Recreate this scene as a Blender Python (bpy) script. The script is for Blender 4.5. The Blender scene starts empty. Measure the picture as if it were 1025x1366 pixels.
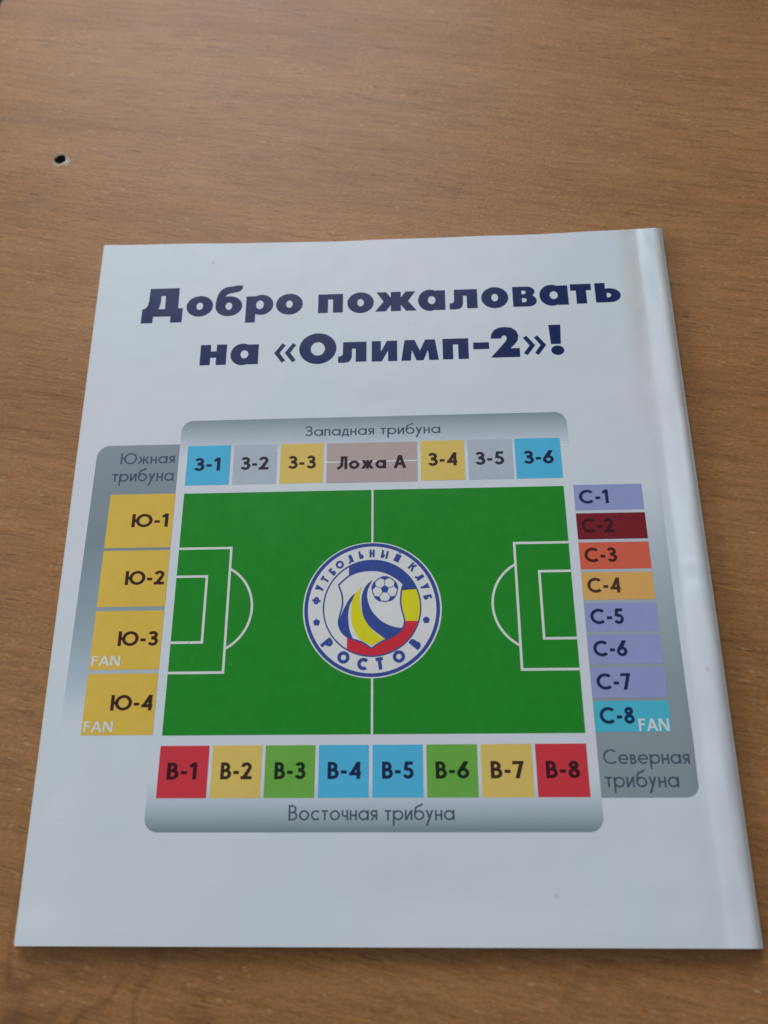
import bpy, bmesh, math, random
from mathutils import Vector, Matrix
from mathutils.geometry import delaunay_2d_cdt
random.seed(4)
MM = 0.001
sc = bpy.context.scene
col = sc.collection

# ------------------------------------------------------------------ camera
CAM = (12.2403, -44.6080, 190.8123)          # millimetres above the printed page
RX = (0.99883379, -0.00275041, -0.04820261)  # camera right
RD = (-0.01906112, -0.93974101, -0.3413554)  # camera down
RF = (-0.0443591, 0.3418761, -0.9386975)     # camera forward
cam = bpy.data.cameras.new('camera')
cam.sensor_fit = 'VERTICAL'; cam.sensor_height = 36.0; cam.sensor_width = 27.0
cam.lens = 1035.0 / 1366.0 * 36.0
cam.clip_start = 0.01; cam.clip_end = 50
cam.dof.use_dof = True; cam.dof.focus_distance = 0.205; cam.dof.aperture_fstop = 11.0
camo = bpy.data.objects.new('camera', cam); col.objects.link(camo)
m = Matrix(((RX[0], -RD[0], -RF[0], CAM[0]*MM), (RX[1], -RD[1], -RF[1], CAM[1]*MM),
            (RX[2], -RD[2], -RF[2], CAM[2]*MM), (0, 0, 0, 1)))
camo.matrix_world = m
sc.camera = camo

# ------------------------------------------------------------------ light: a dim room and one window beyond the table
w = bpy.data.worlds.new('World'); sc.world = w; w.use_nodes = True
bg = w.node_tree.nodes['Background']
bg.inputs[0].default_value = (0.86, 0.93, 1.0, 1); bg.inputs[1].default_value = 0.14
def lamp(name, loc, target, sx, sy, power, colour):
    l = bpy.data.lights.new(name, 'AREA'); l.shape = 'RECTANGLE'; l.size = sx; l.size_y = sy
    l.energy = power; l.color = colour
    o = bpy.data.objects.new(name, l); col.objects.link(o); o.location = loc
    o.rotation_euler = (Vector(target)-Vector(loc)).to_track_quat('-Z', 'Y').to_euler()
    return o
lamp('window_light', (-0.34, 1.55, 1.20), (0, 0, 0), 1.1, 1.0, 21.0, (0.97, 0.985, 1.0))
lamp('side_window_light', (-1.75, 0.25, 0.85), (0, 0, 0), 0.9, 0.9, 17.0, (0.94, 0.98, 1.0))
sc.view_settings.view_transform = 'Standard'; sc.view_settings.look = 'None'
sc.view_settings.exposure = 0.0; sc.view_settings.gamma = 1.0

TABLE_Z = -3.7      # mm: table surface below the flat of the page

# ------------------------------------------------------------------ materials
def lin(c):
    c = c/255.0
    return c/12.92 if c <= 0.04045 else ((c+0.055)/1.055)**2.4
def ink(r, g, b, k=0.60):
    # base colour of a print from how bright it reads on a page lit to k
    return tuple(max(0.004, min(0.85, lin(v)/k)) for v in (r, g, b))
class NT:
    def __init__(s, name):
        s.m = bpy.data.materials.new(name); s.m.use_nodes = True
        s.t = s.m.node_tree; s.n = s.t.nodes; s.b = s.n['Principled BSDF']; s.l = s.t.links
    def node(s, typ, **kw):
        n = s.n.new(typ)
        for k, v in kw.items(): setattr(n, k, v)
        return n
    def link(s, a, b): s.l.new(a, b)
    def coords(s, scale=(1, 1, 1), rot=0.0, loc=(0, 0, 0)):
        tc = s.node('ShaderNodeTexCoord'); mp = s.node('ShaderNodeMapping')
        mp.vector_type = 'TEXTURE' if False else 'POINT'
        mp.inputs['Scale'].default_value = scale; mp.inputs['Rotation'].default_value = (0, 0, rot)
        mp.inputs['Location'].default_value = loc
        s.link(tc.outputs['Object'], mp.inputs[0]); return mp.outputs[0]
    def noise(s, vec, scale, detail=3, rough=0.5, dist=0.0):
        n = s.node('ShaderNodeTexNoise'); n.inputs['Scale'].default_value = scale
        n.inputs['Detail'].default_value = detail; n.inputs['Roughness'].default_value = rough
        n.inputs['Distortion'].default_value = dist
        s.link(vec, n.inputs['Vector']); return n.outputs['Fac']
    def ramp(s, fac, stops):
        r = s.node('ShaderNodeValToRGB'); e = r.color_ramp.elements
        while len(e) < len(stops): e.new(0.5)
        for i, (p, c) in enumerate(stops):
            e[i].position = p; e[i].color = (c[0], c[1], c[2], 1) if not isinstance(c, (int, float)) else (c, c, c, 1)
        s.link(fac, r.inputs[0]); return r.outputs[0]
    def mix(s, fac, a, b, mode='MIX'):
        x = s.node('ShaderNodeMix'); x.data_type = 'RGBA'; x.blend_type = mode
        for sock, v in ((x.inputs[0], fac), (x.inputs[6], a), (x.inputs[7], b)):
            if isinstance(v, (int, float)): sock.default_value = v
            elif isinstance(v, tuple): sock.default_value = (v[0], v[1], v[2], 1)
            else: s.link(v, sock)
        return x.outputs[2]
    def math(s, op, a, b=None, c=None, clamp=False):
        x = s.node('ShaderNodeMath'); x.operation = op; x.use_clamp = clamp
        for i, v in enumerate((a, b, c)):
            if v is None: continue
            if isinstance(v, (int, float)): x.inputs[i].default_value = v
            else: s.link(v, x.inputs[i])
        return x.outputs[0]

def paper_finish(t, rough=0.34):
    """soft waviness of thin coated paper and the unevenness of its gloss"""
    v = t.coords()
    h = t.noise(v, 38, 2, 0.5)
    h2 = t.noise(v, 900, 2, 0.6)
    s = t.math('MULTIPLY_ADD', h2, 0.010, h)
    bp = t.node('ShaderNodeBump'); bp.inputs['Strength'].default_value = 0.5; bp.inputs['Distance'].default_value = 0.0009
    t.link(s, bp.inputs['Height']); t.link(bp.outputs[0], t.b.inputs['Normal'])
    r = t.ramp(t.noise(v, 90, 4, 0.65), [(0.3, rough-0.04), (0.75, rough+0.08)])
    t.link(r, t.b.inputs['Roughness'])
    t.b.inputs['Specular IOR Level'].default_value = 0.22

_inks = {}
def ink_mat(name, rgb, k=0.60, speck=0.06):
    key = (name, rgb, k)
    if key in _inks: return _inks[key]
    t = NT(name); c = ink(*rgb, k=k)
    n = t.noise(t.coords(), 320, 4, 0.7)
    f = t.ramp(n, [(0.25, 1-speck), (0.75, 1+0*speck)])
    t.link(t.mix(1.0, c, f, 'MULTIPLY'), t.b.inputs['Base Color'])
    paper_finish(t); _inks[key] = t.m; return t.m

def paper_white():
    return (0.742, 0.791, 0.858)
def cover_material():
    t = NT('coated_cover_paper'); v = t.coords()
    tc = t.node('ShaderNodeTexCoord'); sp = t.node('ShaderNodeSeparateXYZ'); t.link(tc.outputs['Object'], sp.inputs[0])
    n1 = t.noise(v, 14, 3, 0.6)
    base = t.mix(t.ramp(n1, [(0.35, 0.0), (0.65, 1.0)]), (0.722, 0.798, 0.856), (0.762, 0.785, 0.860))
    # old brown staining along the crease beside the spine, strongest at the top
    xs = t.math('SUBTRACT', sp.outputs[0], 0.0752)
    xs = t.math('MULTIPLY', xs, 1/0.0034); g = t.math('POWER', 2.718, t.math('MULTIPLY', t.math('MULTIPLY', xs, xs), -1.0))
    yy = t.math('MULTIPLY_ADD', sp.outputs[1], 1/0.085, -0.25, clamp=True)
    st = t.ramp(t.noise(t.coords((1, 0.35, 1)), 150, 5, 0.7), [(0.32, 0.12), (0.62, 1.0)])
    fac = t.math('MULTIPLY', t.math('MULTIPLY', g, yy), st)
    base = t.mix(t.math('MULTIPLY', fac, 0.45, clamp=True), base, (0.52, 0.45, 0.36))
    # handling dirt: small grey-brown specks here and there, more of them near the crease
    vo = t.node('ShaderNodeTexVoronoi'); vo.inputs['Scale'].default_value = 71
    t.link(v, vo.inputs['Vector'])
    speck = t.ramp(vo.outputs['Distance'], [(0.0, 0.5), (0.055, 0.0)])
    keep = t.ramp(t.noise(v, 33, 2, 0.5), [(0.52, 0.0), (0.60, 1.0)])
    base = t.mix(t.math('MULTIPLY', speck, keep), base, (0.40, 0.37, 0.33))
    # yellowed, rubbed paper along the spine fold and the outer edges
    ex = t.ramp(sp.outputs[0], [(0.0, 0.0), (1.0, 1.0)])
    e2 = t.math('MULTIPLY_ADD', sp.outputs[0], 1/0.0020, -0.0822/0.0020, clamp=True)
    e2 = t.math('MULTIPLY', e2, t.ramp(t.noise(v, 120, 4, 0.7), [(0.35, 0.35), (0.7, 1.0)]))
    base = t.mix(t.math('MULTIPLY', e2, 0.75), base, (0.62, 0.54, 0.44))
    t.link(base, t.b.inputs['Base Color'])
    paper_finish(t)
    return t.m
def page_material():
    t = NT('inner_page_paper')
    n = t.noise(t.coords((1, 1, 40)), 60, 3)
    t.link(t.mix(n, (0.62, 0.63, 0.62), (0.72, 0.72, 0.71)), t.b.inputs['Base Color'])
    t.b.inputs['Roughness'].default_value = 0.55
    return t.m
def gradient_ink(name, stops, axis=1):
    """a printed tint running between given heights (mm) of the page"""
    t = NT(name)
    tc = t.node('ShaderNodeTexCoord'); sp = t.node('ShaderNodeSeparateXYZ'); t.link(tc.outputs['Object'], sp.inputs[0])
    lo, hi = stops[0][0], stops[-1][0]
    f = t.math('MULTIPLY_ADD', sp.outputs[axis], 1/((hi-lo)*MM), -lo/(hi-lo), clamp=True)
    r = t.ramp(f, [((p-lo)/(hi-lo), c if max(c) <= 1 else ink(*c)) for p, c in stops])
    t.link(r, t.b.inputs['Base Color']); paper_finish(t)
    return t.m

def wood_material():
    t = NT('beech_laminate')
    ang = math.radians(11)
    def c(sx, sy, dz=0.0): # stretched along the grain
        tc = t.node('ShaderNodeTexCoord')
        # slow bending of the grain before stretching
        nz = t.node('ShaderNodeTexNoise'); nz.inputs['Scale'].default_value = 5.0; nz.inputs['Detail'].default_value = 1.5
        t.link(tc.outputs['Object'], nz.inputs['Vector'])
        add = t.node('ShaderNodeVectorMath'); add.operation = 'MULTIPLY_ADD'
        t.link(nz.outputs['Color'], add.inputs[0]); add.inputs[1].default_value = (0.0, 0.014, 0.0)
        t.link(tc.outputs['Object'], add.inputs[2])
        mp = t.node('ShaderNodeMapping'); mp.inputs['Scale'].default_value = (sx, sy, 1); mp.inputs['Location'].default_value = (dz, dz, dz)
        t.link(add.outputs[0], mp.inputs[0]); return mp.outputs[0]
    broad = t.noise(c(5, 34), 1.0, 5, 0.6, 0.2)
    base = t.ramp(broad, [(0.28, (0.325, 0.145, 0.049)), (0.5, (0.385, 0.177, 0.064)), (0.72, (0.435, 0.207, 0.080))])
    band = t.ramp(t.noise(c(13, 170, 3.0), 1.0, 5, 0.7, 0.3), [(0.33, 0.86), (0.5, 1.0), (0.7, 1.05)])
    base = t.mix(1.0, base, band, 'MULTIPLY')
    fine = t.ramp(t.noise(c(60, 700, 7.0), 1.0, 4, 0.7), [(0.30, 0.68), (0.5, 1.0), (0.72, 1.18)])
    base = t.mix(0.8, base, fine, 'MULTIPLY')
    # dark pores: short dashes along the grain
    pores = t.ramp(t.noise(c(150, 1500, 11.0), 1.0, 2, 0.5), [(0.30, 1.0), (0.40, 0.0)])
    gate = t.ramp(t.noise(c(12, 70, 5.0), 1.0, 3, 0.6), [(0.42, 0.15), (0.60, 1.0)])
    base = t.mix(t.math('MULTIPLY', t.math('MULTIPLY', pores, gate), 0.8), base, (0.11, 0.048, 0.020))
    # pale flecks and short scratches of the printed laminate
    fl = t.ramp(t.noise(c(330, 760, 17.0), 1.0, 2, 0.55), [(0.61, 0.0), (0.72, 1.0)])
    base = t.mix(t.math('MULTIPLY', fl, 0.30), base, (0.56, 0.40, 0.24))
    vo = t.node('ShaderNodeTexVoronoi'); vo.inputs['Scale'].default_value = 1.0
    t.link(c(110, 240, 23.0), vo.inputs['Vector'])
    sp = t.ramp(vo.outputs['Distance'], [(0.02, 1.0), (0.11, 0.0)])
    kp = t.ramp(t.noise(c(130, 130, 29.0), 1.0, 1, 0.5), [(0.48, 0.0), (0.56, 1.0)])
    base = t.mix(t.math('MULTIPLY', t.math('MULTIPLY', sp, kp), 0.42), base, (0.62, 0.46, 0.29))
    gr = t.ramp(t.noise(c(800, 1300, 37.0), 1.0, 2, 0.6), [(0.3, 0.86), (0.7, 1.12)])
    base = t.mix(1.0, base, gr, 'MULTIPLY')
    # a few dark veins wandering across the grain near the front of the board
    tc0 = t.node('ShaderNodeTexCoord'); s0 = t.node('ShaderNodeSeparateXYZ'); t.link(tc0.outputs['Object'], s0.inputs[0])
    vn = t.noise(c(17, 13, 41.0), 1.0, 3, 0.55, 0.5)
    vl = t.ramp(t.math('ABSOLUTE', t.math('SUBTRACT', vn, 0.5)), [(0.0, 1.0), (0.022, 0.0)])
    front = t.math('MULTIPLY_ADD', s0.outputs[1], -1/0.05, -0.255/0.05, clamp=True)
    vl = t.math('MULTIPLY', t.math('MULTIPLY', vl, front), t.ramp(t.noise(c(60, 60, 43.0), 1.0, 3, 0.6), [(0.4, 0.1), (0.62, 0.75)]))
    base = t.mix(vl, base, (0.13, 0.055, 0.022))
    # large mottling, greener and redder patches
    mot = t.noise(c(18, 24, 31.0), 1.0, 3, 0.6)
    base = t.mix(0.5, base, t.ramp(mot, [(0.35, (1.0, 0.94, 0.86)), (0.65, (0.94, 1.0, 0.92))]), 'MULTIPLY')
    t.link(base, t.b.inputs['Base Color'])
    t.link(t.ramp(t.noise(c(40, 160, 2.0), 1.0, 4, 0.6), [(0.3, 0.44), (0.7, 0.485)]), t.b.inputs['Roughness'])
    t.b.inputs['Specular IOR Level'].default_value = 0.38
    bp = t.node('ShaderNodeBump'); bp.inputs['Strength'].default_value = 0.35; bp.inputs['Distance'].default_value = 0.0002
    t.link(t.math('ADD', t.noise(c(150, 1500, 11.0), 1.0, 3, 0.6), t.noise(c(900, 900, 1.0), 1.0, 2, 0.6)), bp.inputs['Height'])
    t.link(bp.outputs[0], t.b.inputs['Normal'])
    return t.m
def simple(name, c1, c2, scale=200, rough=0.7, bump=0.0):
    t = NT(name); n = t.noise(t.coords(), scale, 4, 0.65)
    t.link(t.ramp(n, [(0.3, c1), (0.7, c2)]), t.b.inputs['Base Color']); t.b.inputs['Roughness'].default_value = rough
    if bump:
        b = t.node('ShaderNodeBump'); b.inputs['Distance'].default_value = bump; t.link(n, b.inputs['Height']); t.link(b.outputs[0], t.b.inputs['Normal'])
    return t.m

# ------------------------------------------------------------------ object helpers
def mesh_obj(name, verts, faces, mat, parent=None, smooth=False, label=None):
    me = bpy.data.meshes.new(name); me.from_pydata(verts, [], faces); me.update()
    if mat: me.materials.append(mat)
    if smooth:
        for p in me.polygons: p.use_smooth = True
    o = bpy.data.objects.new(name, me); col.objects.link(o)
    if parent is not None: o.parent = parent
    if label: o['label'] = label
    return o

# ------------------------------------------------------------------ the page as a surface (mm)
def sstep(a, b, x):
    t = max(0.0, min(1.0, (x-a)/(b-a))); return t*t*(3-2*t)
def crease_x(y): return 76.7 + 0.010*y + 0.35*math.sin(y*0.06+0.5) + 0.2*math.sin(y*0.17)
def spine_x(y): return 84.4 + 0.0095*(y-18)
def left_x(y): return -80.6 - 0.0148*(y-18.5)
def top_y(x): return 111.9 + 0.00017*(x-15)**2 + 0.10*math.sin(x*0.09) + 0.06*math.sin(x*0.21+1)
def bottom_y(x): return -76.1 + 0.002*(x+80)
def height(x, y):
    h = -0.30*sstep(0, 1, (-(x)-66)/14.0)                       # fore-edge sinks to the table
    h += 0.22*math.sin(x*0.055+1.0)*math.sin(y*0.035+0.4)*sstep(56, 66, abs(y))  # slack in the blank margins
    h += 0.55*sstep(0, 1, (-(y)-66)/10.0)*(0.6+0.4*math.sin(x*0.05))   # lower edge lifts a little
    s = x - crease_x(y)
    h += -(0.18+0.12*math.sin(y*0.07))*(1-0.6*sstep(0, 1, (-10-y)/60.0))*math.exp(-((s-0.0)/1.6)**2)    # valley at the crease
    if s > -1.0:
        h += (0.95+0.25*math.sin(y*0.045+1)-0.35*sstep(0, 1, (-10-y)/60.0))*sstep(-1.0, 6.4, s)
    e = spine_x(y) - x
    er = 2.2+1.3*sstep(0, 1, (60-y)/120.0)+0.4*math.sin(y*0.05+2)
    if e < er:
        q = (er-e)/er
        h -= 1.25*(1-math.sqrt(max(0.0, 1-min(q, 1.0)**2)))*1.0
    # dent in the spine hump
    dx, dy = x-80.2, y-6.5
    a = dx*0.93 - dy*0.36; b = dx*0.36 + dy*0.93
    h -= 0.55*math.exp(-(b/1.0)**2-(a/2.6)**2)
    h += 0.40*math.exp(-((b-2.4)/1.3)**2-(a/2.8)**2)
    dx, dy = x-83.0, y-107.5
    h -= 0.5*math.exp(-((dx+dy*0.6)/1.2)**2-((dy)/2.5)**2)
    h += (0.16*math.sin(y*0.115)+0.10*math.sin(y*0.31+x*0.4))*sstep(0, 5, s)*sstep(0, 3, e)
    return h
def surf(x, y, lift=0.0):
    h = height(x, y) + lift
    k = 1 - h/CAM[2]           # keeps a point's place on the sheet as it rises or sinks
    return ((CAM[0]+(x-CAM[0])*k)*MM, (CAM[1]+(y-CAM[1])*k)*MM, h*MM)

# ------------------------------------------------------------------ 2-D shapes: add / cut polygons, triangulated and laid on the page
GRID = 2.0
def lay(name, ops, mat, lift, parent, label=None, grid=True, step=2.0):
    """ops: list of (+1|-1, polygon in page mm); the last polygon covering a spot decides"""
    V, E = [], []
    boxes = []
    for s, p in ops:
        i0 = len(V); V.extend([Vector((a, b)) for a, b in p]); n = len(p)
        E += [(i0+i, i0+(i+1) % n) for i in range(n)]
        boxes.append((min(q[0] for q in p), max(q[0] for q in p), min(q[1] for q in p), max(q[1] for q in p)))
    if grid:
        x0 = min(v.x for v in V)-0.01; x1 = max(v.x for v in V)+0.01; y0 = min(v.y for v in V)-0.01; y1 = max(v.y for v in V)+0.01
        gx = math.ceil(x0/step)*step
        while gx < x1:
            i = len(V); V += [Vector((gx, y0)), Vector((gx, y1))]; E.append((i, i+1)); gx += step
        gy = math.ceil(y0/GRID)*GRID
        while gy < y1:
            i = len(V); V += [Vector((x0, gy)), Vector((x1, gy))]; E.append((i, i+1)); gy += GRID
    ov, oe, of, _, _, _ = delaunay_2d_cdt(V, E, [], 0, 1e-5, False)
    keep = []
    for f in of:
        cx = sum(ov[i].x for i in f)/len(f); cy = sum(ov[i].y for i in f)/len(f)
        for k in range(len(ops)-1, -1, -1):
            bb = boxes[k]
            if cx < bb[0] or cx > bb[1] or cy < bb[2] or cy > bb[3]: continue
            p = ops[k][1]; wn = 0; qx, qy = p[-1]
            for px, py in p:
                if qy <= cy:
                    if py > cy and (px-qx)*(cy-qy)-(cx-qx)*(py-qy) > 0: wn += 1
                elif py <= cy and (px-qx)*(cy-qy)-(cx-qx)*(py-qy) < 0: wn -= 1
                qx, qy = px, py
            if wn:
                if ops[k][0] > 0: keep.append(f)
                break
    used = {}; vs = []; fs = []
    for f in keep:
        g = []
        for i in f:
            if i not in used: used[i] = len(vs); vs.append(surf(ov[i].x, ov[i].y, lift))
            g.append(used[i])
        a, b, c = (ov[i] for i in f[:3])
        if (b.x-a.x)*(c.y-a.y)-(b.y-a.y)*(c.x-a.x) < 0: g.reverse()
        fs.append(g)
    return mesh_obj(name, vs, fs, mat, parent, smooth=True, label=label)
def rect(x0, y0, x1, y1): return [(x0, y0), (x1, y0), (x1, y1), (x0, y1)]
def ell(cx, cy, rx, ry=None, n=40):
    ry = rx if ry is None else ry
    return [(cx+rx*math.cos(2*math.pi*i/n), cy+ry*math.sin(2*math.pi*i/n)) for i in range(n)]
def arc(cx, cy, rx, ry, a0, a1, w, n=16):
    """strip along an arc whose OUTER radii are rx, ry; angles in degrees"""
    A = [math.radians(a0+(a1-a0)*i/n) for i in range(n+1)]
    return [(cx+rx*math.cos(a), cy+ry*math.sin(a)) for a in A] + [(cx+(rx-w)*math.cos(a), cy+(ry-w)*math.sin(a)) for a in reversed(A)]
def ring(cx, cy, rx, ry, w, n=14): return [arc(cx, cy, rx, ry, 0, 180, w, n), arc(cx, cy, rx, ry, 180, 360, w, n)]
def para(x0, y0, x1, y1, hw): return [(x0, y0), (x0+hw, y0), (x1+hw, y1), (x1, y1)]
def seg(p, q, w):
    dx, dy = q[0]-p[0], q[1]-p[1]; L = math.hypot(dx, dy) or 1; nx, ny = -dy/L*w/2, dx/L*w/2
    return [(p[0]+nx, p[1]+ny), (p[0]-nx, p[1]-ny), (q[0]-nx, q[1]-ny), (q[0]+nx, q[1]+ny)]
def path(pts, w):
    """mitred open polyline strip"""
    L, R = [], []
    for i, p in enumerate(pts):
        a = pts[max(0, i-1)]; b = pts[min(len(pts)-1, i+1)]
        dx, dy = b[0]-a[0], b[1]-a[1]; l = math.hypot(dx, dy) or 1
        L.append((p[0]-dy/l*w/2, p[1]+dx/l*w/2)); R.append((p[0]+dy/l*w/2, p[1]-dx/l*w/2))
    return L + R[::-1]
def smooth_pts(pts, n=6, closed=False):
    out = []; N = len(pts)
    rng = range(N if closed else N-1)
    for i in rng:
        g = (lambda k: pts[k % N]) if closed else (lambda k: pts[max(0, min(N-1, k))])
        p0, p1, p2, p3 = g(i-1), g(i), g(i+1), g(i+2)
        for j in range(n):
            t = j/n
            out.append(tuple(0.5*(2*p1[k]+(p2[k]-p0[k])*t+(2*p0[k]-5*p1[k]+4*p2[k]-p3[k])*t*t+(3*p1[k]-p0[k]-3*p2[k]+p3[k])*t**3) for k in (0, 1)))
    if not closed: out.append(pts[-1])
    return out

# ------------------------------------------------------------------ geometric sans lettering (cap height 1)
XH = 0.66
def bowl(y0, y1, x, r, w):
    """D bowl from a stem: two flat strokes and a half round, between y0 and y1"""
    ry = (y1-y0)/2
    return [rect(0.0, y1-w, x, y1), rect(0.0, y0, x, y0+w), arc(x, (y0+y1)/2, r, ry, -90, 90, w, 12)]
def glyph(ch, w):
    h = XH; r = h/2; P = []; hw = w*1.12
    if ch == 'О': return ring(.5, .5, .5, .5, w, 18), 1.0
    if ch == 'о': return ring(r, r, r, r, w), h
    if ch == 'С': return [arc(.5, .5, .5, .5, 47, 313, w, 26)], .86
    if ch == 'с': return [arc(r, r, r, r, 47, 313, w, 20)], .58
    if ch in 'З3':
        u = .27; l = .30
        return [arc(u+.02, 1-u, u, u, -90, 160, w, 16), arc(l, l, l, l, -158, 90, w, 18), rect(.2, 1-2*u, .3, 1-2*u+w), rect(.2, 2*l-w, .3, 2*l)], 2*l
    if ch == 'з':
        u = .175; l = .195
        return [arc(u+.02, h-u, u, u, -90, 155, w, 12), arc(l, l, l, l, -155, 90, w, 14), rect(.13, h-2*u, .21, h-2*u+w), rect(.13, 2*l-w, .21, 2*l)], 2*l
    if ch == '1': return [rect(.18, 0, .18+w, 1), [(0, .83), (.18, 1), (.18+w*.5, 1), (.18+w*.5, 1-w*1.2), (.05, .83-w*.75)]], .18+w
    if ch == '2':
        u = .29; pts = [(u+(u-w/2)*math.cos(math.radians(a)), 1-u+(u-w/2)*math.sin(math.radians(a))) for a in range(172, -41, -12)]
        return [path(pts, w), [(pts[-1][0]+w*.40, pts[-1][1]-w*.32), (pts[-1][0]-w*.42, pts[-1][1]+w*.3), (0, 0), (hw*1.25, 0)], rect(0, 0, .60, w)], .60
    if ch == '4': return [para(0, .2, .40, 1, hw), rect(.02, .2, .62, .2+w), rect(.40, 0, .40+w, 1)], .62
    if ch == '5':
        l = .325
        return [rect(.13, 1-w, .54, 1), [(.13, 1), (.13+w, 1), (.05+w, .50), (.05, .50)], arc(.28, l, .30, l, -155, 128, w, 20)], .58
    if ch == '6': return ring(.31, .31, .31, .31, w) + [[(.36, 1), (.36+hw*1.15, 1), (.12+hw*1.15, .46), (.03, .44)]], .62
    if ch == '7': return [rect(0, 1-w, .56, 1), [(.12, 0), (.12+hw, 0), (.56, 1-w*.3), (.56-hw, 1-w*.6)]], .56
    if ch == '8': return ring(.30, .755, .245, .245, w) + ring(.30, .285, .29, .285, w), .60
    if ch == '-': return [rect(0, .31, .30, .31+w)], .30
    if ch == 'Ю': return [rect(0, 0, w, 1), rect(w*.5, .5-w/2, .26, .5+w/2)] + ring(.70, .5, .47, .5, w, 18), 1.17
    if ch == 'В': return [rect(0, 0, w, 1)] + bowl(.52-w/2, 1, .24, .27, w) + bowl(0, .52+w/2, .27, .31, w), .58
    if ch == 'в': return [rect(0, 0, w, h)] + bowl(h*.52-w/2, h, .20, .16, w) + bowl(0, h*.52+w/2, .20, .20, w), .40
    if ch == 'Р': return [rect(0, 0, w, 1)] + bowl(.36, 1, .30, .34, w), .64
    if ch == 'Ь': return [rect(0, 0, w, 1)] + bowl(0, .58, .26, .28, w), .54
    if ch == 'Ы': return [rect(0, 0, w, 1)] + bowl(0, .58, .22, .26, w) + [rect(.60, 0, .60+w, 1)], .60+w
    if ch == 'Б': return [rect(0, 0, w, 1), rect(0, 1-w, .50, 1)] + bowl(0, .58, .26, .28, w), .54
    if ch == 'Л': return [rect(.62-w, 0, .62, 1), rect(.20, 1-w, .62, 1), path([(.20+w/2, 1), (.195+w/2, .6), (.16+w/2, .25), (.10, .10), (-.02, .055)], w)], .62
    if ch in 'АA': return [para(0, 0, .39-hw/2+.02, 1, hw), para(.80-hw, 0, .41-hw/2-.02+.02, 1, hw), rect(.18, .24, .62, .24+w)], .80
    if ch == 'F': return [rect(0, 0, w, 1), rect(0, 1-w, .46, 1), rect(0, .47, .43, .47+w)], .46
    if ch == 'N': return [rect(0, 0, w, 1), rect(.72-w, 0, .72, 1), para(.72-hw*1.2, 0, 0, 1, hw*1.2)], .72
    if ch == 'Ф': return [rect(.46-w/2, -.02, .46+w/2, 1.02)] + ring(.46, .52, .46, .34, w), .92
    if ch == 'У': return [para(.10, 0, .66-hw, 1, hw), para(.34-hw*.5, .30, 0, 1, hw)], .66
    if ch == 'Т': return [rect(0, 1-w, .60, 1), rect(.30-w/2, 0, .30+w/2, 1)], .60
    if ch == 'Н': return [rect(0, 0, w, 1), rect(.64-w, 0, .64, 1), rect(0, .5-w/2, .64, .5+w/2)], .64
    if ch == 'Й': return [rect(0, 0, w, 1), rect(.66-w, 0, .66, 1), para(0, 0, .66-hw*1.2, 1, hw*1.2), arc(.33, 1.27, .17, .17, 200, 340, w*.7, 8)], .66
    if ch == 'К': return [rect(0, 0, w, 1), para(w*.8, .42, .58-hw*.5, 1, hw), para(.62-hw*.4, 0, w*1.1, .58, hw)], .66
    if ch == 'а': return ring(r, r, r, r, w) + [rect(h-w*.9, 0, h+w*.1, h)], h+w*.1
    if ch == 'б':
        pts = smooth_pts([(w/2, r*1.05), (w/2+.02, .62), (.14, .82), (.30, .93), (.46, .98), (.52, 1.09)], 4)
        return ring(r, r, r, r, w) + [path(pts, w)], h
    if ch == 'р': return ring(r+.0, r, r, r, w) + [rect(-w*.1, -.34, w*.9, h)], h
    if ch == 'е': return [arc(r, r, r, r, 8, 318, w, 22), rect(w*.5, r-w*.45, h-w*.2, r+w*.45)], h
    if ch == 'ж': 
        return [rect(.40-w/2, 0, .40+w/2, h), para(0, 0, .22, h*.55, hw), para(.80-hw, 0, .58-hw, h*.55, hw),
                para(.22, h*.42, .03, h, hw), para(.58-hw, h*.42, .77-hw, h, hw), rect(.24, r-w*.4, .56, r+w*.4)], .80
    if ch == 'и': return [rect(0, 0, w, h), rect(.48-w, 0, .48, h), para(0, 0, .48-hw, h, hw)], .48
    if ch == 'н': return [rect(0, 0, w, h), rect(.46-w, 0, .46, h), rect(0, r-w/2, .46, r+w/2)], .46
    if ch == 'п': return [rect(0, 0, w, h), rect(.45-w, 0, .45, h), rect(0, h-w, .45, h)], .45
    if ch == 'т': return [rect(0, h-w, .44, h), rect(.22-w/2, 0, .22+w/2, h)], .44
    if ch == 'у': return [para(-.02, -.36, .48-hw, h, hw), para(.26-hw*.6, .06, 0, h, hw)], .48
    if ch == 'ч': return [rect(.42-w, 0, .42, h), arc(.21, h*.62, .21, h*.30, 180, 300, w, 10), rect(0, h*.60, w, h), rect(.26, h*.32, .42, h*.32+w)], .42
    if ch == 'я': return [rect(.44-w, 0, .44, h), rect(.20, h-w, .44, h), rect(.20, h*.38, .44, h*.38+w), arc(.20, h*.69+w*.0, .20, h*.31, 90, 270, w, 12), para(0, 0, .20, h*.42, hw)], .44
    if ch == 'д': return [para(.04, w, .14, h, w), rect(.14, h-w, .46, h), rect(.46-w, 0, .46, h), rect(-.02, 0, .53, w), rect(-.02, -.14, w-.02, w), rect(.53-w, -.14, .53, w)], .52
    return [rect(0, 0, .3, .6)], .3
def text_polys(s, w, sp):
    out = []; x = 0.0
    for ch in s:
        if ch == ' ': x += 0.36; continue
        P, adv = glyph(ch, w)
        out += [[(a+x, b) for a, b in p] for p in P]; x += adv+sp
    return out, x-sp
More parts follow.
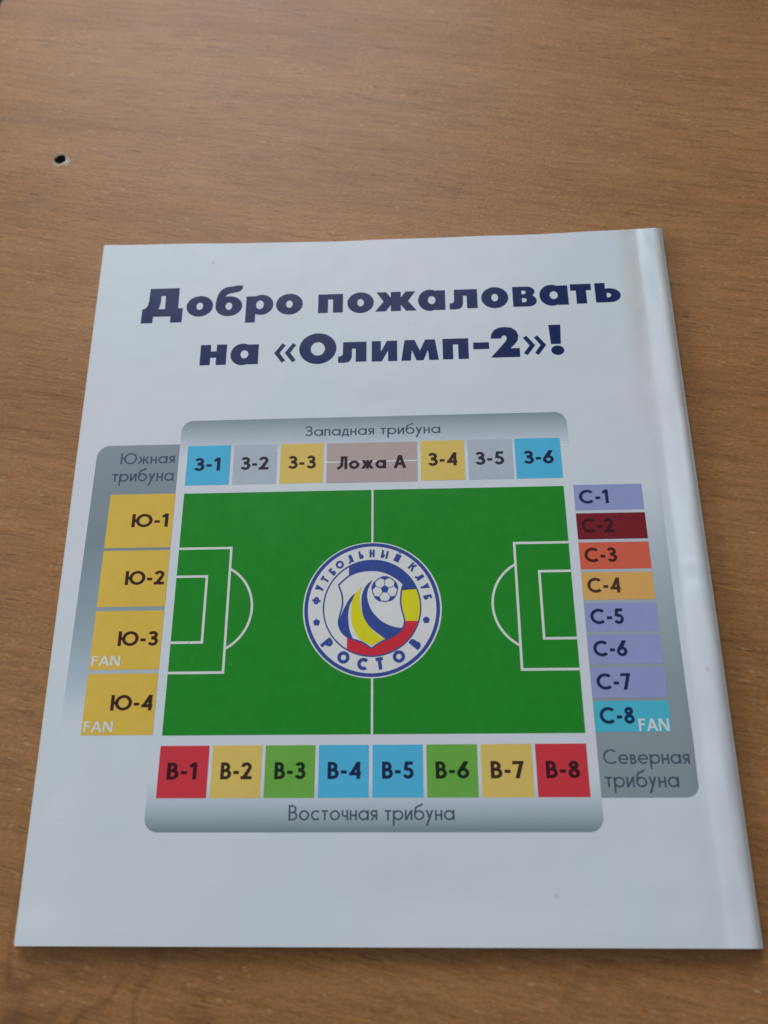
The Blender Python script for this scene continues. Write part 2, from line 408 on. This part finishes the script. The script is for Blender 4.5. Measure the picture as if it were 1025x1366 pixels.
def lettering(s, wt, sp, box, mat, lift, parent, label=None, low=False):
    """box = x0, x1, baseline, top of capitals (or of the small letters when low)"""
    polys, W = text_polys(s, wt, sp)
    x0, x1, yb, yt = box; kx = (x1-x0)/W; ky = (yt-yb)/(XH if low else 1.0)
    ops = [(1, [(x0+a*kx, yb+b*ky) for a, b in p]) for p in polys]
    return lay('lettering', ops, mat, lift, parent, label, grid=False)

# ------------------------------------------------------------------ extra-bold heading letters, each drawn in its own unit box
def D_(x0, x1, y0, y1, n=10):   # D-shaped counter
    r = (y1-y0)/2; c = x1-r*1.0
    return [(x0, y0)]+[(c+(x1-c)*math.cos(math.radians(a)), (y0+y1)/2+r*math.sin(math.radians(a))) for a in range(-90, 91, 18)]+[(x0, y1)]
def heavy(ch):
    e = lambda cx, cy, rx, ry: ell(cx, cy, rx, ry, 44)
    if ch == 'Д':   # box bottom is the feet: y -0.22 -> 0 after normalising
        f = lambda y: (y+.22)/1.22
        body = [(.15, 1), (.875, 1), (.885, .278), (1, .278), (1, -.22), (.715, -.22), (.715, 0), (.285, 0), (.285, -.22), (0, -.22), (0, .278), (.05, .285), (.10, .34), (.13, .43), (.145, .56)]
        return [(1, [(x, f(y)) for x, y in body]), (-1, [(x, f(y)) for x, y in [(.44, .73), (.55, .73), (.56, .266), (.40, .266), (.43, .40), (.44, .52)]])]
    if ch == 'о': return [(1, e(.5, .5, .5, .5)), (-1, e(.5, .5, .125, .175))]
    if ch == 'О': return [(1, e(.5, .5, .5, .5)), (-1, e(.5, .49, .19, .215))]
    if ch == 'б':
        top = smooth_pts([(0, .33), (.01, .50), (.06, .70), (.18, .86), (.36, .95), (.60, .975), (.76, 1.0), (.96, 1.0)], 4) + \
              smooth_pts([(.99, .97), (.96, .88), (.86, .80), (.68, .765), (.48, .73), (.36, .66), (.33, .52), (.4, .33)], 4)
        return [(1, top), (1, e(.5, .325, .5, .325)), (-1, e(.5, .325, .125, .12))]
    if ch == 'р': return [(1, rect(0, 0, .36, .95)), (1, e(.56, .63, .44, .365)), (-1, e(.51, .63, .14, .155))]
    if ch == 'п': return [(1, rect(0, 0, 1, 1)), (-1, rect(.40, -.1, .60, .71))]
    if ch == 'ж':
        L = [(.03, 1), (.265, 1), (.39, .68), (.39, .34), (.255, 0), (0, 0), (.205, .51)]
        return [(1, rect(.38, 0, .62, 1)), (1, L), (1, [(1-x, y) for x, y in L])]
    if ch == 'а': return [(1, e(.43, .5, .43, .5)), (1, rect(.63, .03, 1, .95)), (-1, e(.50, .5, .14, .185))]
    if ch == 'л': return [(1, [(.17, 1), (1, 1), (1, .03), (.62, .03), (.62, .67), (.49, .67), (.485, .28), (.45, .13), (.37, .03), (.22, -.01), (0, 0), (0, .31), (.08, .31), (.14, .35), (.165, .44)])]
    if ch == 'в':
        return [(1, rect(0, 0, .40, 1)), (1, [(.3, 1), (.60, 1)] + [(.60+.34*math.cos(math.radians(a)), .74+.26*math.sin(math.radians(a))) for a in range(90, -91, -15)] + [(.3, .48)]),
                (1, [(.3, .58), (.64, .58)] + [(.66+.34*math.cos(math.radians(a)), .29+.29*math.sin(math.radians(a))) for a in range(90, -91, -15)] + [(.3, 0)]),
                (-1, D_(.38, .56, .62, .80)), (-1, D_(.38, .58, .22, .42))]
    if ch == 'т': return [(1, rect(0, .67, 1, 1)), (1, rect(.26, 0, .75, .8))]
    if ch == 'ь': return [(1, rect(0, 0, .41, 1)), (1, e(.56, .36, .44, .36)), (1, rect(.2, 0, .56, .3)), (-1, D_(.45, .62, .25, .48))]
    if ch == 'н': return [(1, rect(0, 0, .39, 1)), (1, rect(.61, 0, 1, 1)), (1, rect(.2, .36, .8, .67))]
    if ch == 'и': return [(1, rect(0, 0, .36, 1)), (1, rect(.64, 0, 1, 1)), (1, [(.14, 0), (.40, 0), (.86, 1), (.60, 1)])]
    if ch == 'м': return [(1, [(0, 0), (.09, 1), (.36, 1), (.5, .47), (.645, 1), (.91, 1), (1, 0), (.745, 0), (.715, .50), (.595, 0), (.405, 0), (.285, .50), (.255, 0)])]
    if ch == '-': return [(1, rect(0, 0, 1, 1))]
    if ch == '«':
        c = lambda o: [(o, .5), (o+.36, 1), (o+.52, .90), (o+.25, .5), (o+.52, .10), (o+.36, 0)]
        return [(1, c(0)), (1, c(.48))]
    if ch == '»': return [(1, [(1-x, y) for x, y in p]) for _, p in heavy('«')]
    if ch == '2':
        return [(1, [(0, .62), (.03, .76), (.13, .90), (.30, .98), (.52, 1), (.75, .97), (.92, .86), (.985, .70), (.95, .55), (.84, .42), (.68, .29), (1, .29), (1, 0), (0, 0), (.01, .03), (.40, .40), (.53, .53), (.57, .62), (.55, .695), (.48, .72), (.41, .695), (.37, .62)])]
    if ch == '!': return [(1, [(0, 1), (.86, 1), (.78, .36), (.08, .36)]), (1, e(.52, .155, .46, .155))]
LINE1 = [('Д', -67.9, -55.8, 85.0, 96.95), ('о', -54.75, -46.88, 86.75, 93.9), ('б', -46.11, -38.2, 86.6, 97.2), ('р', -37.08, -29.01, 84.2, 93.7),
         ('о', -28.22, -20.35, 86.5, 93.7), ('п', -15.82, -8.57, 86.7, 93.1), ('о', -7.29, .44, 86.3, 93.4), ('ж', .8, 12.88, 86.6, 93.2),
         ('а', 13.3, 21.16, 86.3, 93.6), ('л', 22.35, 30.41, 86.6, 93.3), ('о', 31.54, 39.3, 86.55, 93.75), ('в', 40.58, 47.4, 86.8, 93.6),
         ('а', 48.24, 56.44, 86.8, 93.95), ('т', 57.15, 63.13, 87.2, 93.9), ('ь', 64.16, 71.36, 87.4, 94.0)]
LINE2 = [('н', -49.37, -41.76, 70.4, 77.1), ('а', -40.61, -32.56, 70.1, 77.2), ('«', -28.04, -21.72, 70.6, 76.9), ('О', -20.86, -10.19, 69.8, 79.9),
         ('л', -9.67, -1.62, 70.0, 76.7), ('и', -.13, 7.09, 70.1, 76.75), ('м', 8.24, 18.79, 70.1, 76.8), ('п', 19.94, 27.23, 70.15, 76.85),
         ('-', 28.55, 33.03, 73.15, 75.35), ('2', 33.53, 41.54, 70.3, 80.2), ('»', 42.61, 49.01, 70.8, 77.1), ('!', 50.02, 53.97, 70.6, 80.45)]

# ------------------------------------------------------------------ table
TR = -math.atan2(0.38, 1.95)                 # the table is turned a little
tz = TABLE_Z*MM
def on_table(x, y):                          # a page-plane place carried down to the table
    k = 1 - TABLE_Z/CAM[2]; return (CAM[0]+(x-CAM[0])*k, CAM[1]+(y-CAM[1])*k)
ex, ey = on_table(-132.85, 221.1)
table = bpy.data.objects.new('table', None); col.objects.link(table)
table.location = (ex*MM, ey*MM, tz); table.rotation_euler = (0, 0, TR)
table['label'] = 'brown wood-grain laminate table top with a small chipped screw hole'; table['category'] = 'table'
ca, sa = math.cos(-TR), math.sin(-TR)
def tloc(x, y):
    dx, dy = x-ex, y-ey; return (dx*ca-dy*sa, dx*sa+dy*ca)
hx, hy = tloc(*on_table(-100.9, 148.0))
wood = wood_material()
TX0, TX1, TY0, TY1 = 0.9, 1150.0, -480.0, 170.0
chip = []
for i in range(26):
    a = 2*math.pi*i/26
    r = 2.75 + 0.35*math.sin(3*a+1) + random.uniform(-.22, .22)
    if abs(((a+0.35) + math.pi) % (2*math.pi) - math.pi) < 0.40: r += 1.05
    if abs(((a+1.45) + math.pi) % (2*math.pi) - math.pi) < 0.2: r += 0.8
    chip.append((hx+r*math.cos(a), hy+r*math.sin(a)))
V = [Vector(p) for p in rect(TX0, TY0, TX1, TY1)] + [Vector(p) for p in chip]
ov, _, of, _, _, orf = delaunay_2d_cdt(V, [], [[0, 1, 2, 3], list(range(4, 30))], 1, 1e-6, True)
fs = [f for f, o in zip(of, orf) if 1 not in o]
vs = [(v.x*MM, v.y*MM, 0) for v in ov]; fs = [list(f) for f in fs]
n0 = len(vs)                                  # sides and underside of the board
for x, y in rect(TX0, TY0, TX1, TY1): vs.append((x*MM, y*MM, 0))
for x, y in rect(TX0, TY0, TX1, TY1): vs.append((x*MM, y*MM, -0.022))
for i in range(4):
    j = (i+1) % 4
    fs.append([n0+i, n0+4+i, n0+4+j, n0+j])
fs.append([n0+7, n0+6, n0+5, n0+4])
top = mesh_obj('table_top', vs, fs, wood, table)
edge_m = simple('pale_edge_strip', (0.36, 0.25, 0.15), (0.46, 0.34, 0.22), 300, 0.45)
bm = bmesh.new(); bmesh.ops.create_cube(bm, size=1.0)
bmesh.ops.scale(bm, vec=(0.0009, (TY1-TY0)*MM, 0.0216), verts=bm.verts)
bmesh.ops.translate(bm, vec=(0.00045, (TY0+TY1)/2*MM, -0.0109), verts=bm.verts)
bmesh.ops.bevel(bm, geom=[e for e in bm.edges], offset=0.0003, segments=2, affect='EDGES')
me = bpy.data.meshes.new('edge_strip'); bm.to_mesh(me); bm.free(); me.materials.append(edge_m)
o = bpy.data.objects.new('edge_strip', me); col.objects.link(o); o.parent = table
# screw hole: chipped laminate rim, crumbly board, dark bore
rim_m = simple('raw_chipboard', (0.36, 0.28, 0.20), (0.66, 0.57, 0.45), 1500, 0.9, 0.0002)
bore_m = simple('dark_bore', (0.045, 0.030, 0.020), (0.16, 0.11, 0.075), 1800, 0.95, 0.0003)
n = len(chip); inner = []; deep = []
for i, (x, y) in enumerate(chip):
    a = 2*math.pi*i/n; r = 1.8+random.uniform(-.25, .25)
    inner.append(((hx+r*math.cos(a)-0.15)*MM, (hy+r*math.sin(a)+.1)*MM, -0.00022-random.random()*0.0002))
    deep.append(((hx+1.6*math.cos(a)-0.15)*MM, (hy+1.6*math.sin(a))*MM, -0.005))
outer = []
for i, (x, y) in enumerate(chip):
    outer.append((x*MM, y*MM, 0.00003))
mid = []
for i, (x, y) in enumerate(chip):
    k = 0.55; mid.append((x*MM*(1-k)+inner[i][0]*k, y*MM*(1-k)+inner[i][1]*k, -0.00006-random.random()*0.00010))
vs = outer+mid+inner
fs = [[i, (i+1) % n, n+(i+1) % n, n+i] for i in range(n)] + [[n+i, n+(i+1) % n, 2*n+(i+1) % n, 2*n+i] for i in range(n)]
hole = mesh_obj('screw_hole', vs, fs, rim_m, table)
mesh_obj('bore', inner+deep+[(hx*MM, hy*MM, -0.0055)], [[i, (i+1) % n, n+(i+1) % n, n+i] for i in range(n)]+[[n+i, n+(i+1) % n, 2*n] for i in range(n)], bore_m, hole)
# floor far below, dark
fl = mesh_obj('floor', [(-3, -3, -.75), (3, -3, -.75), (3, 3, -.75), (-3, 3, -.75)], [[0, 1, 2, 3]], simple('dark_floor', (.028, .018, .011), (.05, .033, .02), 30, .6))
fl['kind'] = 'structure'

# ------------------------------------------------------------------ booklet: cover sheet folded round the inner pages
book = bpy.data.objects.new('football_programme', None); col.objects.link(book)
book['label'] = 'white stadium-plan football programme lying back cover up on the wooden table'; book['category'] = 'booklet'
xs = []
NX = 84
for i in range(NX+1): xs.append(i/NX*0.955)
for i in range(1, 27): xs.append(0.955+i/26*0.045)
ys = [i/96 for i in range(97)]
vs = []; ncol = 0
for v in ys:
    row = []
    for u in xs:
        yy0 = -76+189*v
        xa, xb = left_x(yy0), spine_x(yy0)
        x = xa+(xb-xa)*u
        y = bottom_y(x)+(top_y(x)-bottom_y(x))*v
        row.append(surf(x, y))
    # round the fold and back under as the front cover
    e = row[-1]; zb = (TABLE_Z+0.12)*MM; zt = e[2]; cz = (zt+zb)/2; rr = (zt-zb)/2
    for k in range(1, 9):
        a = math.pi/2-math.pi*k/8
        row.append((e[0]+max(rr, 0.0002)*0.55*math.cos(a), e[1], cz+rr*math.sin(a)))
    p0 = row[0]
    for k in range(1, 9):
        row.append((e[0]+(p0[0]+0.0003-e[0])*k/8, e[1]+(p0[1]-e[1])*k/8, zb))
    ncol = len(row); vs += row
nr = len(ys); nv = len(vs)
inner = []
for j in range(nr):
    for i in range(ncol):
        p = vs[j*ncol+max(0, i-1)]; q = vs[j*ncol+min(ncol-1, i+1)]; c0 = vs[j*ncol+i]
        dx, dz = q[0]-p[0], q[2]-p[2]; l = math.hypot(dx, dz) or 1
        inner.append((c0[0]+dz/l*0.00013, c0[1], c0[2]-dx/l*0.00013))
fs = [[j*ncol+i, j*ncol+i+1, (j+1)*ncol+i+1, (j+1)*ncol+i] for j in range(nr-1) for i in range(ncol-1)]
fs += [[nv+k for k in reversed(f)] for f in fs]
vs = vs+inner
loop = [j*ncol for j in range(nr-1, -1, -1)] + [i for i in range(1, ncol)] + [j*ncol+ncol-1 for j in range(1, nr)] + [(nr-1)*ncol+i for i in range(ncol-2, 0, -1)]
b0 = len(vs)                                  # cut edges of the sheet, with corners of their own
for k in loop: vs.append(vs[k]); vs.append(vs[nv+k])
n = len(loop); fs += [[b0+2*k, b0+2*k+1, b0+2*((k+1) % n)+1, b0+2*((k+1) % n)] for k in range(n)]
cover = mesh_obj('cover', vs, fs, cover_material(), book, smooth=True)
pm = page_material()
NP = 7
for k in range(NP):
    f = (k+0.6)/(NP+0.3)
    vv = []; U = 46; Vn = 14
    ox = random.uniform(-0.12, 0.2)+(0.45 if k == 1 else 0); oy = random.uniform(-0.10, 0.12); sk = random.uniform(-.0016, .0016)
    for j in range(Vn+1):
        for i in range(U+1):
            v = j/Vn; u = i/U
            yy0 = -76+189*v; xa, xb = left_x(yy0)-ox+0.1, spine_x(yy0)-1.4
            x = xa+(xb-xa)*u; y = bottom_y(x)+0.15-oy+(top_y(x)-bottom_y(x)-0.25)*v+sk*x
            ztop = height(x, y)-0.25; zb = TABLE_Z+0.22
            z = zb+(ztop-zb)*f
            kk = 1-z/CAM[2]
            vv.append(((CAM[0]+(x-CAM[0])*kk)*MM, (CAM[1]+(y-CAM[1])*kk)*MM, z*MM))
    ff = [[j*(U+1)+i, j*(U+1)+i+1, (j+1)*(U+1)+i+1, (j+1)*(U+1)+i] for j in range(Vn) for i in range(U)]
    p = mesh_obj('page', vv, ff, pm, book)
    s2 = p.modifiers.new('thickness', 'SOLIDIFY'); s2.thickness = 0.0001

# ------------------------------------------------------------------ print on the back cover
L1, L2, L3, L4, L5 = 0.020, 0.040, 0.060, 0.080, 0.100     # mm above the paper
navy = ink_mat('navy_print', (15, 28, 74))
for line, lab in ((LINE1, 'bold navy heading line reading Добро пожаловать'), (LINE2, 'bold navy heading line reading на «Олимп-2»!')):
    ops = []
    for ch, x0, x1, y0, y1 in line:
        # letters never overlap one another, so their cuts only touch themselves
        ops += [(s, [(x0+a*(x1-x0), y0+b*(y1-y0)) for a, b in p]) for s, p in heavy(ch)]
    lay('heading', ops, navy, L1, book, lab)

W_ = paper_white()
def rounded(x0, y0, x1, y1, r, corners):
    """corners: subset of 'tl tr br bl' to round"""
    P = []
    for name, cx, cy, a0 in (('bl', x0+r, y0+r, 180), ('br', x1-r, y0+r, 270), ('tr', x1-r, y1-r, 0), ('tl', x0+r, y1-r, 90)):
        if name in corners: P += [(cx+r*math.cos(math.radians(a0+t)), cy+r*math.sin(math.radians(a0+t))) for t in range(0, 91, 10)]
        else: P.append({'bl': (x0, y0), 'br': (x1, y0), 'tr': (x1, y1), 'tl': (x0, y1)}[name])
    return P
west = lay('stand_panel', [(1, rounded(-52.7, 42.5, 52.7, 52.85, 3.2, 'tl tr'))], gradient_ink('west_tint', [(42.5, W_), (45.0, (163, 171, 181)), (48.5, (146, 155, 163)), (52.8, (116, 127, 134))]), L1, book, 'grey shaded panel of the west stand above the pitch')
east = lay('stand_panel', [(1, rounded(-52.7, -52.75, 52.7, -41.5, 3.2, 'bl br'))], gradient_ink('east_tint', [(-52.75, (104, 118, 124)), (-49.5, (137, 149, 156)), (-46.5, (158, 168, 177)), (-41.5, W_)]), L1, book, 'grey shaded panel of the east stand below the pitch')
south = lay('stand_panel', [(1, rounded(-75.6, -29.0, -52.72, 45.8, 3.4, 'tl'))], gradient_ink('south_tint', [(-29.0, W_), (-18, (150, 163, 173)), (-6, (128, 143, 151)), (18, (108, 120, 128)), (46, (118, 128, 136))]), L1, book, 'grey shaded panel of the south stand at the left')
north = lay('stand_panel', [(1, rounded(52.72, -45.5, 75.0, 31.0, 3.2, 'br'))], gradient_ink('north_tint', [(-45.5, (118, 127, 132)), (-20, (122, 131, 137)), (-2, (137, 147, 154)), (14, (155, 163, 172)), (31.0, W_)]), L1, book, 'grey shaded panel of the north stand beside the spine', step=0.5)

slate = ink_mat('slate_print', (62, 70, 86))
LW = 0.11
lettering('Западная трибуна', LW, .10, (-18.44, 18.57, 47.35, 50.35), slate, L2, west)
lettering('Восточная трибуна', LW, .10, (-19.05, 19.13, -50.2, -46.9), slate, L2, east)
lettering('Южная', LW, .10, (-68.78, -53.78, 40.2, 43.5), slate, L2, south)
lettering('трибуна', LW, .10, (-70.61, -53.69, 35.05, 37.4), slate, L2, south, low=True)
lettering('Северная', LW, .10, (53.95, 73.6, -38.2, -34.9), slate, L2, north)
lettering('трибуна', LW, .10, (53.84, 70.56, -43.3, -40.95), slate, L2, north, low=True)

C = dict(cyan=(70, 156, 190), grey=(151, 160, 170), yellow=(197, 164, 88), taupe=(156, 141, 140), amber=(204, 158, 68),
         red=(178, 50, 60), green=(94, 148, 62), lilac=(128, 133, 174), maroon=(104, 28, 36), coral=(184, 84, 64), orange=(200, 146, 84), teal=(66, 158, 178))
overprint = dict(cyan=(24, 34, 62), grey=(44, 40, 50), yellow=(52, 36, 28), taupe=(44, 34, 38), amber=(52, 32, 26), red=(54, 20, 26), green=(24, 38, 24),
                 lilac=(30, 34, 74), maroon=(52, 24, 30), coral=(62, 28, 28), orange=(66, 44, 34), teal=(22, 40, 72))
MW = 0.185
def block(x0, y0, x1, y1, cname, text, tbox, lab, fan=None, lift=L2):
    b = lay('seat_block', [(1, rect(x0, y0, x1, y1))], ink_mat(cname+'_print', C[cname]), lift, book, lab)
    lettering(text, MW, .11, tbox, ink_mat(cname+'_overprint', overprint[cname]), lift+.020+.02, b)
    if fan: lettering('FAN', .15, .07, fan, ink_mat('reversed_white', (186, 190, 202)), lift+.04, b)
    return b
for x0, x1, c, t, tb in ((-50.4, -38.5, 'cyan', 'З-1', (-48.35, -41.2)), (-37.6, -25.8, 'grey', 'З-2', (-35.6, -27.95)), (-24.8, -13.1, 'yellow', 'З-3', (-22.7, -15.1)),
                         (13.1, 24.8, 'yellow', 'З-4', (14.95, 22.8)), (25.75, 37.6, 'grey', 'З-5', (27.6, 35.3)), (38.3, 50.4, 'cyan', 'З-6', (40.4, 48.4))):
    block(x0, 33.55, x1, 45.15, c, t, (tb[0], tb[1], 37.75, 41.55), {'cyan': 'blue', 'grey': 'light grey', 'yellow': 'yellow'}[c]+' block lettered '+t)
box_ = lay('seat_block', [(1, rect(-12.2, 33.4, 12.2, 45.0))], ink_mat('taupe_print', C['taupe']), L2, book, 'wide taupe block lettered Ложа А')
lay('dividing_line', [(1, rect(-12.2, 39.2, 12.2, 39.66))], ink_mat('pale_line', (182, 178, 186)), L3, box_)
lettering('Ложа А', MW, .11, (-9.25, 9.2, 37.35, 41.1), ink_mat('taupe_overprint', overprint['taupe']), L4, box_)
for k, (c, t0, t1) in enumerate((('red', -48.37, -41.3), ('yellow', -35.55, -28.1), ('green', -22.75, -15.4), ('cyan', -10.2, -2.4), ('cyan', 2.58, 9.95), ('green', 15.1, 22.85), ('yellow', 27.85, 35.5), ('red', 40.6, 48.4))):
    x0 = -50.45+12.695*k
    block(x0, -45.35, x0+11.85, -33.6, c, 'В-%d' % (k+1), (t0, t1, -41.2, -37.4), {'cyan': 'blue', 'yellow': 'yellow'}.get(c, c)+' block lettered В-%d' % (k+1))
for k, (y1, y0) in enumerate(((31.3, 16.25), (15.5, .5), (-.55, -15.4), (-16.35, -31.05))):
    tb = ((-63.75, -54.0), (-63.75, -53.5), (-63.8, -53.6), (-63.8, -53.45))[k]
    yb = (21.95, 6.25, -9.5, -25.25)[k]
    fan = {2: (-69.85, -62.65, -14.45, -11.95), 3: (-69.75, -62.65, -30.3, -27.8)}.get(k)
    block(-70.35, y0, -52.7, y1, 'amber', 'Ю-%d' % (k+1), (tb[0], tb[1], yb, yb+3.7), 'amber block lettered Ю-%d' % (k+1), fan)
for k, c in enumerate(('lilac', 'maroon', 'coral', 'orange', 'lilac', 'lilac', 'lilac', 'teal')):
    y1 = 31.4-7.905*k; nm = {'teal': 'turquoise'}.get(c, c)
    block(52.85, y1-7.08, 70.45, y1, c, 'С-%d' % (k+1), (54.07, 62.15 if k else 61.6, y1-5.25, y1-1.4), nm+' block lettered С-%d' % (k+1), (62.95, 69.95, -30.9, -28.05) if k == 7 else None)

# ---- pitch
pitch = lay('pitch', [(1, rect(-50.35, -31.2, 50.35, 31.2))], ink_mat('pitch_green', (30, 118, 36), speck=.12), L2, book, 'green football pitch plan with white markings')
lm = ink_mat('marking_print', (178, 216, 184), k=.50); lw = 0.62
for y0, y1 in ((16.62, 31.2), (-31.2, -18.12)): lay('halfway_line', [(1, rect(.2-.26, y0, .2+.26, y1))], lm, L3, pitch)
for s in (-1, 1):
    g = -50.35*s*-1
    X = lambda v: s*v
    def box_line(xi, yt, yb):
        a = [(1, rect(min(X(50.35), X(xi)), yt-lw, max(X(50.35), X(xi)), yt)), (1, rect(min(X(50.35), X(xi)), yb, max(X(50.35), X(xi)), yb+lw)),
             (1, rect(min(X(xi), X(xi+lw)), yb, max(X(xi), X(xi+lw)), yt))]
        return a
    lay('penalty_area_line', box_line(36.25, 16.05, -16.65), lm, L3, pitch)
    lay('goal_area_line', box_line(42.1, 8.5, -9.15), lm, L3, pitch)
    # arc: circle through the two box-line points and the apex
    hy_, ap = 10.5, 36.25-30.0; R_ = (hy_*hy_+ap*ap)/(2*ap); cx = X(30.0+R_); th = math.degrees(math.asin(hy_/R_))
    if R_ < ap: th = 180-th
    base = 180 if s > 0 else 0
    lay('penalty_arc_line', [(1, arc(cx, -.2, R_, R_, base-th, base+th, lw*.95, 36))], lm, L3+.006, pitch)
# faint handling scratches in the green by the left goal area
sc_m = ink_mat('scuff', (70, 132, 80))
lay('scuff', [(1, seg(a, b, .10)) for a, b in (((-46.3, -9.9), (-44.9, -7.4)), ((-45.1, -10.6), (-44.6, -9.2)), ((-45.0, -14.1), (-43.6, -11.2)), ((-36.0, -13.2), (-34.6, -14.6)), ((-35.4, -12.6), (-34.4, -14.9)), ((-47.8, -12.2), (-46.6, -10.8)))], sc_m, L3+.012, pitch)

# ---- club crest
crest = lay('club_crest', [(1, ell(.15, -.75, 17.45, 17.35, 96))], ink_mat('crest_white', (188, 193, 208)), L3, book, 'round blue and white club crest at the centre of the pitch')
blue = ink_mat('crest_blue', (48, 66, 128)); yel = ink_mat('crest_yellow', (192, 182, 34)); redm = ink_mat('crest_red', (178, 42, 54))
def cz(p): return (.15+(p[0]-509)/26.45, -.75-(p[1]-507)/26.4)
def CZ(pts): return [cz(p) for p in pts]
def circ(cx, cy, r, n=72): return [(cx+r*math.cos(2*math.pi*i/n), cy+r*math.sin(2*math.pi*i/n)) for i in range(n)]
def cp(shape): return [(s, CZ(p)) for s, p in shape]
lay('outer_ring', cp([(1, circ(508, 506, 451, 96)), (-1, circ(508, 506, 427, 96))]), blue, L4, crest)
shield = smooth_pts([(283, 345), (318, 312), (352, 283), (400, 261), (450, 250), (510, 247), (570, 254), (630, 277), (680, 310), (719, 345)], 3)[:-1] + \
         smooth_pts([(719, 345), (706, 385), (701, 430), (700, 480), (709, 530), (724, 585), (718, 625), (700, 655), (660, 688), (600, 716), (550, 742), (506, 772)], 3)[:-1] + \
         smooth_pts([(506, 772), (462, 742), (420, 722), (370, 707), (325, 680), (297, 640), (287, 595), (298, 540), (310, 490), (311, 445), (303, 400), (283, 345)], 3)[:-1]
def cpt(a): return (508+327*math.cos(math.radians(a)), 500-327*math.sin(math.radians(a)))
def arcpts(a0, a1, n=30): return [cpt(a0+(a1-a0)*i/n) for i in range(n+1)]
ang = lambda dx=None, dy=None: None
a_top = math.degrees(math.acos((352-508)/327)); a380 = math.degrees(math.asin((500-380)/327)); a595 = -math.degrees(math.asin((595-500)/327)); a_bot = -math.degrees(math.acos((345-508)/327))
NB = len(smooth_pts([(0, 0)]*10, 3))-1
lay('flag_band', cp([(1, arcpts(a_top, a380)+[(506, 400), (352, 400)]), (-1, shield)]), blue, L4, crest, 'blue band of the crest')
lay('flag_band', cp([(1, arcpts(a380, a595, 12)+[(650, 595), (650, 380)]), (-1, shield)]), yel, L4, crest, 'yellow band of the crest')
lay('flag_band', cp([(1, arcpts(a595, a_bot)+[(345, 640), (560, 595)]), (-1, shield)]), redm, L4, crest, 'red band of the crest')
lay('inner_ring', cp([(1, circ(508, 500, 328)), (-1, circ(508, 500, 319))]), blue, L5, crest)
sh2 = shield+[shield[0], shield[1]]
lay('shield_outline', cp([(1, path(sh2, 10))]), blue, L5, crest)
waves = [smooth_pts([(418, 388), (370, 425), (335, 480), (306, 545), (290, 605), (300, 655), (330, 690), (388, 716)], 4)[:-1] + smooth_pts([(388, 716), (364, 660), (352, 590), (352, 530), (366, 470), (418, 388)], 4)[:-1],
         smooth_pts([(513, 313), (470, 350), (443, 410), (438, 480), (452, 560), (490, 625), (540, 670), (605, 718)], 4)[:-1] + smooth_pts([(605, 718), (655, 698), (700, 660), (716, 642)], 4)[:-1] + smooth_pts([(716, 642), (640, 628), (570, 592), (512, 530), (482, 460), (478, 390), (513, 313)], 4)[:-1]]
lay('wave', [(1, CZ(waves[0]))], blue, L4, crest, 'blue wave at the left of the shield')
lay('wave', [(1, CZ(waves[1]))], blue, L4, crest, 'blue wave sweeping under the ball')
lay('wave', [(1, CZ(smooth_pts([(440, 362), (400, 400), (376, 455), (368, 520), (372, 590), (392, 655), (430, 712), (508, 755)], 4)[:-1] + smooth_pts([(508, 755), (550, 732), (592, 712)], 4)[:-1] + smooth_pts([(592, 712), (530, 668), (478, 610), (445, 545), (430, 480), (428, 410), (440, 362)], 4)[:-1]))], yel, L4+.01, crest, 'yellow wave of the shield')
def pent(cx, cy, r, rot=90): return [(cx+r*math.cos(math.radians(rot+72*i)), cy-r*math.sin(math.radians(rot+72*i))) for i in range(5)]
bx, by, br = 594, 378, 87
ops = [(1, circ(bx, by, br)), (-1, circ(bx, by, br-7)), (1, pent(bx, by, 28))]
for k in range(5):
    a = math.radians(90+72*k); t = (-math.sin(a), -math.cos(a)); u = (math.cos(a), -math.sin(a))
    P = lambda ru, rt: (bx+u[0]*ru+t[0]*rt, by+u[1]*ru+t[1]*rt)
    ops.append((1, [P(62, 0), P(74, 22), P(84, 30), P(90, 12), P(90, -12), P(84, -30), P(74, -22)]))
    ops.append((1, seg(P(26, 0), P(63, 0), 4)))
    a2 = math.radians(90+72*k+36); q = (bx+55*math.cos(a2), by-55*math.sin(a2)); 
    ops.append((1, seg(P(74, 22), (bx+58*math.cos(a2), by-58*math.sin(a2)), 4)) if False else (1, seg(P(74, 22), P(74, -22), 3)))
lay('ball', cp(ops), blue, L4, crest)
for x, y in ((141, 597), (867, 590)): lay('star', cp([(1, pent(x, y, 25))]), blue, L4, crest)
def ring_letters(items, size, wt, inward, wide=1.0):
    ops = []
    for ch, px, py in items:
        dx, dy = px-508, 504-py; a = math.atan2(dy, dx)
        rot = a-math.pi/2 if not inward else a+math.pi/2
        P, adv = glyph(ch, wt)
        for p in P:
            q = []
            for gx, gy in p:
                X_, Y_ = (gx-adv/2)*size*wide, (gy-.5)*size
                q.append((px+X_*math.cos(rot)-Y_*math.sin(rot), py-(X_*math.sin(rot)+Y_*math.cos(rot))))
            ops.append((1, CZ(q)))
    return ops
lay('lettering', ring_letters([('Ф', 136, 450), ('У', 155, 365), ('Т', 190, 305), ('Б', 240, 252), ('О', 289, 203), ('Л', 360, 165), ('Ь', 433, 137), ('Н', 508, 127), ('Ы', 594, 136), ('Й', 680, 163), ('К', 780, 225), ('Л', 828, 297), ('У', 862, 365), ('Б', 879, 436)], 55, .25, False, 1.0), blue, L5, crest, grid=False)
lay('lettering', ring_letters([('Р', 215, 740), ('О', 323, 829), ('С', 448, 872), ('Т', 560, 870), ('О', 684, 827), ('В', 792, 745)], 80, .28, True, 1.0), blue, L5, crest, grid=False)
